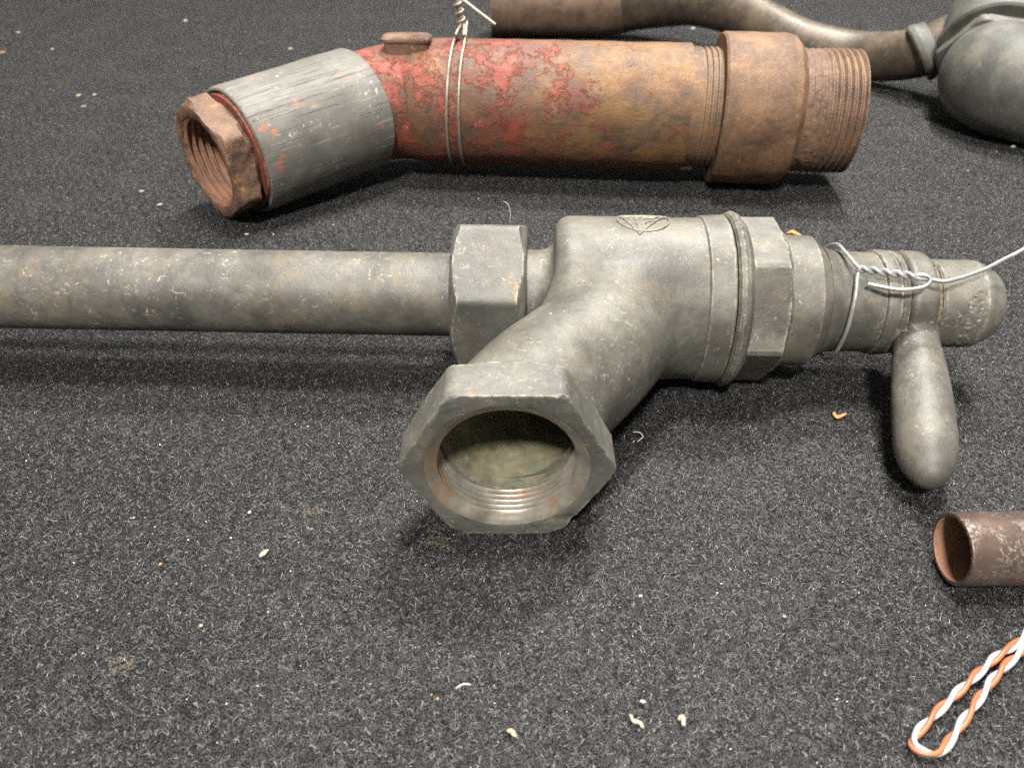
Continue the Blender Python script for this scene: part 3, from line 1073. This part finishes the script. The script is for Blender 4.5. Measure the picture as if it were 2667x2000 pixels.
# ------------------------------------------------------------------ far pipe: brown barrel, swan neck, grey elbow
def far_pipe():
    t = thing('swan_neck_pipe', 'dark brown curved pipe ending in a fat grey elbow behind the red pipe', 'pipe', (120, 880, 0), 0)

    def L(x, y, zz):
        return np.array([x - 120, y - 880, zz])
    path = [L(-22, 912, 35), L(20, 912, 35), L(70, 911, 35), L(108, 906, 37), L(148, 884, 42), L(182, 852, 45), L(212, 818, 42), L(239, 777, 32), L(265, 744, 24), L(301, 716, 21.0), L(322, 690, 26), L(338, 669, 35), L(354, 662, 45)]
    pth = spline(path, 8)
    rad = np.interp(np.arange(len(pth)) / 8, [0, 2, 3.2, 4.2, 5, 6, 7, 8, 12], [34.5, 34.5, 33, 28, 24, 22, 21, 20, 19.5])
    sweep('curved_tube', pth[16:], rad[16:], M['dark_pipe'], t, 64, wob=(.5, .03, 4.), caps=False)
    sweep('barrel', spline([L(-22, 912, 35), L(20, 912, 35), L(70, 911, 35), L(100, 907.5, 36.4), L(122, 900, 38.5)], 8), np.interp(np.arange(33) / 8, [0, .15, 2, 3, 4], [33.6, 35, 35, 34.4, 32.4]), M['barrel'], t, 80, wob=(.5, .03, 7.))
    # fat elbow coming from behind towards the camera and turning off to the right
    d = np.array([.42, .78, .46])
    d /= np.linalg.norm(d)
    a = L(357, 603, 40)
    el = spline([a + d * 26, a + d * 8, a - d * 4, L(346, 577, 36), L(352, 553, 35), L(382, 532, 35), L(432, 524, 35.5), L(520, 522, 36)], 10)
    er = np.interp(np.arange(len(el)) / 10, [0, 1, 2, 2.5, 3, 4, 5, 7], [27, 28, 33.0, 34.8, 35.2, 34.6, 35, 36])
    sweep('elbow', el[4:], er[4:], M['grey_fitting'], t, 96, wob=(.5, .03, 9.))
    turned('elbow_flange', dense([(-4.5, 33), (-4.5, 36.6, 'h'), (-3.2, 39.0, 'h'), (2.0, 41.0, 'h'), (3.2, 38.6, 'h'), (3.4, 27)], 1.5), M['grey_fitting'], t, a, d, nseg=144, hexa=(35.6, math.radians(64)), wob=(.4, .04, 3.))
    turned('collar', dense([(12.0, 27), (12.0, 38.4), (13.5, 40.0), (16, 40.4), (40, 40.8), (70, 40.6), (88, 38), (94, 30), (96, .5)], 3), M['grey_fitting'], t, a, d, nseg=112, wob=(.4, .04, 6.))
    u = np.array([.78, -.22, .58])
    turned('neck_ring', dense([(-4, 18), (-4, 22.5), (-2.5, 23.6), (1, 23.6), (3, 22.4), (9, 21)], 2), M['grey_fitting'], t, L(334, 667, 34), u, nseg=72, wob=(.3, .05, 8.))
    turned('lug', dense([(0, .5), (0, 9), (1.5, 11), (22, 12), (24, 10), (24, .5)], 2), M['grey_fitting'], t, L(416, 604, 60), (.2, -.3, 1), nseg=48, wob=(.3, .05, 8.))


far_pipe()


# ------------------------------------------------------------------ steel tube at the right edge
def steel():
    t = thing('steel_tube', 'short thin-walled steel tube with purple brown rust, open end facing left', 'tube', (123.5, 150.6, 0), math.radians(.6))
    o = turned('tube_wall', dense([(0.0, 9.0), (-.1, 9.6), (.05, 10.1), (.35, 10.25), (60, 10.25), (260, 10.25)], 4), M['steel'], t, (0, 0, 10.1), nseg=128, wob=(.06, .1, 3.))
    turned('inner_wall', dense([(0.0, 9.1), (.4, 8.85), (60, 8.85), (260, 8.85)], 4), M['bore_rust'], o, (0, 0, 10.1), nseg=96, wob=(.06, .1, 5.))


steel()


# ------------------------------------------------------------------ twisted two-colour cord
def cord():
    t = thing('twisted_cord', 'orange and white twisted pair cord folded into a narrow loop on the carpet', 'cord', (105, 105, 0))
    z = 1.3
    pts = [(222, 199, 1.4), (168, 155, 1.4), (135.3, 128.3, 1.5), (124.5, 121.7, 1.7), (109.2, 111.2, 1.8), (101.2, 105.6, 1.5), (95.2, 101.0, 1.4), (92.9, 98.6, 1.5), (93.8, 96.7, 1.6), (98.0, 96.2, 1.4), (103.6, 100.7, 1.4), (110.8, 107.0, 1.7), (120.6, 115.5, 1.7), (131.3, 123.0, 1.6), (170, 148, 1.4), (226, 190, 1.4)]
    P = spline([(a - 105, b - 105, c_) for a, b, c_ in pts], 40)
    seg = np.linalg.norm(np.diff(P, axis=0), axis=1)
    s = np.concatenate([[0], np.cumsum(seg)])
    n = int(s[-1] / .55)
    q = np.linspace(0, s[-1], n)
    P = np.stack([np.interp(q, s, P[:, i]) for i in range(3)], -1)
    T, N, B = frames(P)
    r = .62
    tip = 210.0 / 1.0
    for ph, nm, mt in ((.6, 'white_strand', 'white_plastic'), (.6 + math.pi, 'orange_strand', 'orange_plastic')):
        a = -q * 2 * math.pi / 16.5 + ph
        p = P + .97 * r * (N * np.cos(a)[:, None] + B * np.sin(a)[:, None])
        sweep(nm, p, r, M[mt], t, 12)


cord()


# ------------------------------------------------------------------ crumbs and lint on the carpet
def flake(name, x, y, size, colour, label, flat=.4, seed=0, rz=0.0, el=1.0, cat='crumb', z=.25):
    r = np.random.RandomState(seed + 100)
    V, F = [], []
    nu, nv = 10, 6
    off = r.uniform(0, 50, 3)
    for i in range(nv + 1):
        ph = -math.pi / 2 + math.pi * i / nv
        for j in range(nu):
            a = 2 * math.pi * j / nu
            d = np.array([math.cos(ph) * math.cos(a), math.cos(ph) * math.sin(a), math.sin(ph)])
            k = 1 + .42 * mnoise.noise(Vector(d * 1.5 + off))
            q = d * k * size * np.array([el, 1, flat])
            cz, sz = math.cos(rz), math.sin(rz)
            V.append((q[0] * cz - q[1] * sz, q[0] * sz + q[1] * cz, q[2]))
    for i in range(nv):
        for j in range(nu):
            k = (j + 1) % nu
            F.append((i * nu + j, i * nu + k, (i + 1) * nu + k, (i + 1) * nu + j))
    o = link(name, V, F, colour, sharp=60)
    o.location = (x * MM, y * MM, z * MM)
    return tag(o, label, cat, 'crumbs scattered on the carpet')


CR = {'cream': simple('cream_crumb', (.30, .235, .155), (.42, .365, .285), .7, 0, 1., .2),
      'white': simple('white_crumb', (.34, .33, .305), (.43, .42, .395), .6, 0, 1., .2),
      'orange': simple('orange_crumb', (.40, .18, .05), (.50, .27, .11), .7, 0, 1., .2),
      'tan': simple('tan_crumb', (.33, .25, .14), (.42, .34, .22), .7, 0, 1., .2)}
SPOTS = [
    (-73.5, 158.0, 1.15, 'cream', 'cream husk left of the outlet nut, largest crumb on the open carpet', .45, 1.0, 1.9),
    (-82.5, 175.0, .62, 'white', 'small white seed a little above the cream husk', .5, 1.3, 1.5),
    (-102.6, 153.8, .55, 'orange', 'small orange grain far left of the cream husk', .6, .4, 1.3),
    (-83.6, 132.2, .55, 'tan', 'pale tan grain below left of the cream husk', .6, .1, 1.4),
    (-118.0, 172.7, .45, 'cream', 'cream grain near the left edge, below the tail pipe', .6, .8, 1.2),
    (32.0, 109.9, .62, 'white', 'white grain above the curled cream shavings', .5, -.3, 1.6),
    (35.9, 142.2, .55, 'tan', 'yellow tan grain in front of and right of the outlet nut', .5, .3, 1.4),
    (-18.3, 110.6, .5, 'orange', 'bright orange grain beside the white lint below the outlet nut', .8, 0, 1.),
    (74.1, 135.2, .5, 'cream', 'cream grain on open carpet left of the steel tube', .5, .2, 1.4),
    (-227.9, 845.1, 2.3, 'cream', 'pale crumb behind the grey sleeve', .5, .2, 1.6),
    (-389.3, 999.9, 2.6, 'white', 'white speck at the top left, far behind the sleeve', .6, .2, 1.),
    (-551.0, 928.2, 2.4, 'white', 'white speck near the top left corner', .6, .2, 1.),
    (-471.5, 842.9, 2.2, 'tan', 'tan speck right of the top left corner speck', .6, .2, 1.),
    (-515.1, 827.9, 2.4, 'orange', 'orange brown flake cut by the left edge', .4, .5, 1.8),
    (-363.1, 666.7, 1.5, 'tan', 'tan sliver left of the hexagon end, one of a close pair', .5, 1.2, 2.),
    (-350.6, 668.1, 1.4, 'white', 'white bit beside the tan sliver left of the hexagon end', .5, .9, 1.3),
    (-343.6, 633.3, 1.4, 'cream', 'cream sliver just below the close pair at left', .4, .4, 2.),
    (-224.5, 448.9, 1.15, 'cream', 'cream seed left of the hexagon end on the carpet', .5, .5, 1.6),
    (-205.6, 427.7, 1.0, 'white', 'white flake pair member between hexagon end and tail pipe', .4, .6, 2.),
    (-143.0, 386.0, 1.0, 'white', 'white bit on the carpet behind the tail pipe', .5, .3, 1.4),
    (206.7, 952.0, 2.2, 'white', 'white speck seen under the arch of the far pipe', .6, 0, 1.3),
    (348.3, 532.7, 1.6, 'white', 'pale blurred bit under the grey elbow at right edge', .6, 0, 1.2),
]
for i, (a, b, s, c, lab, fl, rz, el) in enumerate(SPOTS):
    flake('crumb', a, b, s * .8, CR[c], lab, fl, i, rz, el)


def ribbon(name, pts, rad, mat, label, cat, flat=1.0):
    P = spline(pts, 6)
    org = P[0].copy()
    r = rad * np.sin(np.linspace(.35, math.pi - .35, len(P))) ** .6
    v, f = sweep_mesh(P - org, r, 8)
    if flat < 1:
        zc = np.repeat((P - org)[:, 2], 8)
        v[:, 2] = zc + (v[:, 2] - zc) * flat
        v = wobble(v, rad * .35, .9 / rad, 3.0 + P[0][0])
    o = link(name, v, f, mat)
    o.location = [q * MM for q in org]
    return tag(o, label, cat)


# orange crescent paring beside the lever
a, b = (118.7, 226.7, .6), (122.8, 225.6, .9)
m = ((119.1, 223.9, .5))
ribbon('paring', [a, m, b], 1.0, CR['orange'], 'orange crescent shaving on the carpet left of the lever', 'shaving', .4)
ribbon('leaf_scrap', [(148.0, 386, 1.0), (150.5, 384, 2.0), (155, 381, 1.0)], 1.7, CR['orange'], 'orange scrap on the carpet just behind the bonnet hexagon', 'scrap', .5)
ribbon('shaving', [(28.5, 106.3, .5), (29.0, 104.5, .9), (30.5, 104.1, .6), (31.2, 102.8, .4)], .62, CR['cream'], 'curled cream shaving, left of two near the bottom edge', 'shaving', .5)
ribbon('shaving', [(39.8, 104.9, .5), (40.9, 105.3, 1.1), (40.8, 103.3, .4)], .66, CR['cream'], 'cream shaving, right of two near the bottom edge', 'shaving', .5)
ribbon('shaving', [(-1.1, 102.3, .5), (0.0, 101.8, .7), (0.9, 100.7, .4)], .7, CR['tan'], 'tan tuft near the bottom edge, left of the cream shavings', 'shaving', .5)
ribbon('lint', [(-14.0, 113.1, .6), (-12.2, 113.9, 1.2), (-10.2, 114.1, .8)], .3, CR['white'], 'thin white lint strand below the outlet nut', 'lint')
ribbon('lint', [(43.0, 214.9, .6), (45.1, 213.6, 1.5), (46.1, 211.3, 1.4), (43.9, 209.2, .8)], .30, CR['white'], 'white lint curl on the carpet right of the outlet nut', 'lint')

# one hair of lint standing on the union nut
ribbon('lint', [(-.8, 268.5, 57.0), (-.6, 269.5, 60.5), (-1.4, 270, 63.5), (-3.2, 270.5, 64.6)], .16, CR['white'], 'single pale hair standing on top of the large union nut', 'lint')


M['dull_tan'] = simple('dull_tan_fibre', (.20, .15, .08), (.30, .25, .16), .7, 0, 1., .1)


def tuft(x, y, n, spread, mat, label, seed):
    r = np.random.RandomState(seed)
    V, F = [], []
    for i in range(n):
        c = np.array([r.normal(0, spread), r.normal(0, spread * .8), r.uniform(-.9, -.2)])
        a = r.uniform(0, 6.28)
        L = r.uniform(.8, 1.6)
        b = c + L * np.array([math.cos(a), math.sin(a), r.uniform(.1, .4)])
        d = b + L * np.array([math.cos(a + 1.3), math.sin(a + 1.3), r.uniform(-.4, .1)])
        v, f = sweep_mesh(spline([c, b, d], 4), .05, 4)
        F += [tuple(k + len(V) for k in q) for q in f]
        V += v.tolist()
    o = link('fibre_tuft', V, F, mat)
    o.location = (x * MM, y * MM, 0)
    return tag(o, label, 'lint')


tuft(-22.5, 163.5, 40, 2.6, M['dull_tan'], 'yellowish fibres on the carpet just left of the outlet nut base', 3)
tuft(-63.9, 175.8, 18, 1.2, M['dull_tan'], 'small tan fibre cluster between the cream husk and the outlet nut', 4)
tuft(-99.8, 120.4, 30, 2.2, M['dull_tan'], 'pale dusty fibres near the bottom edge left of the tan tuft', 5)
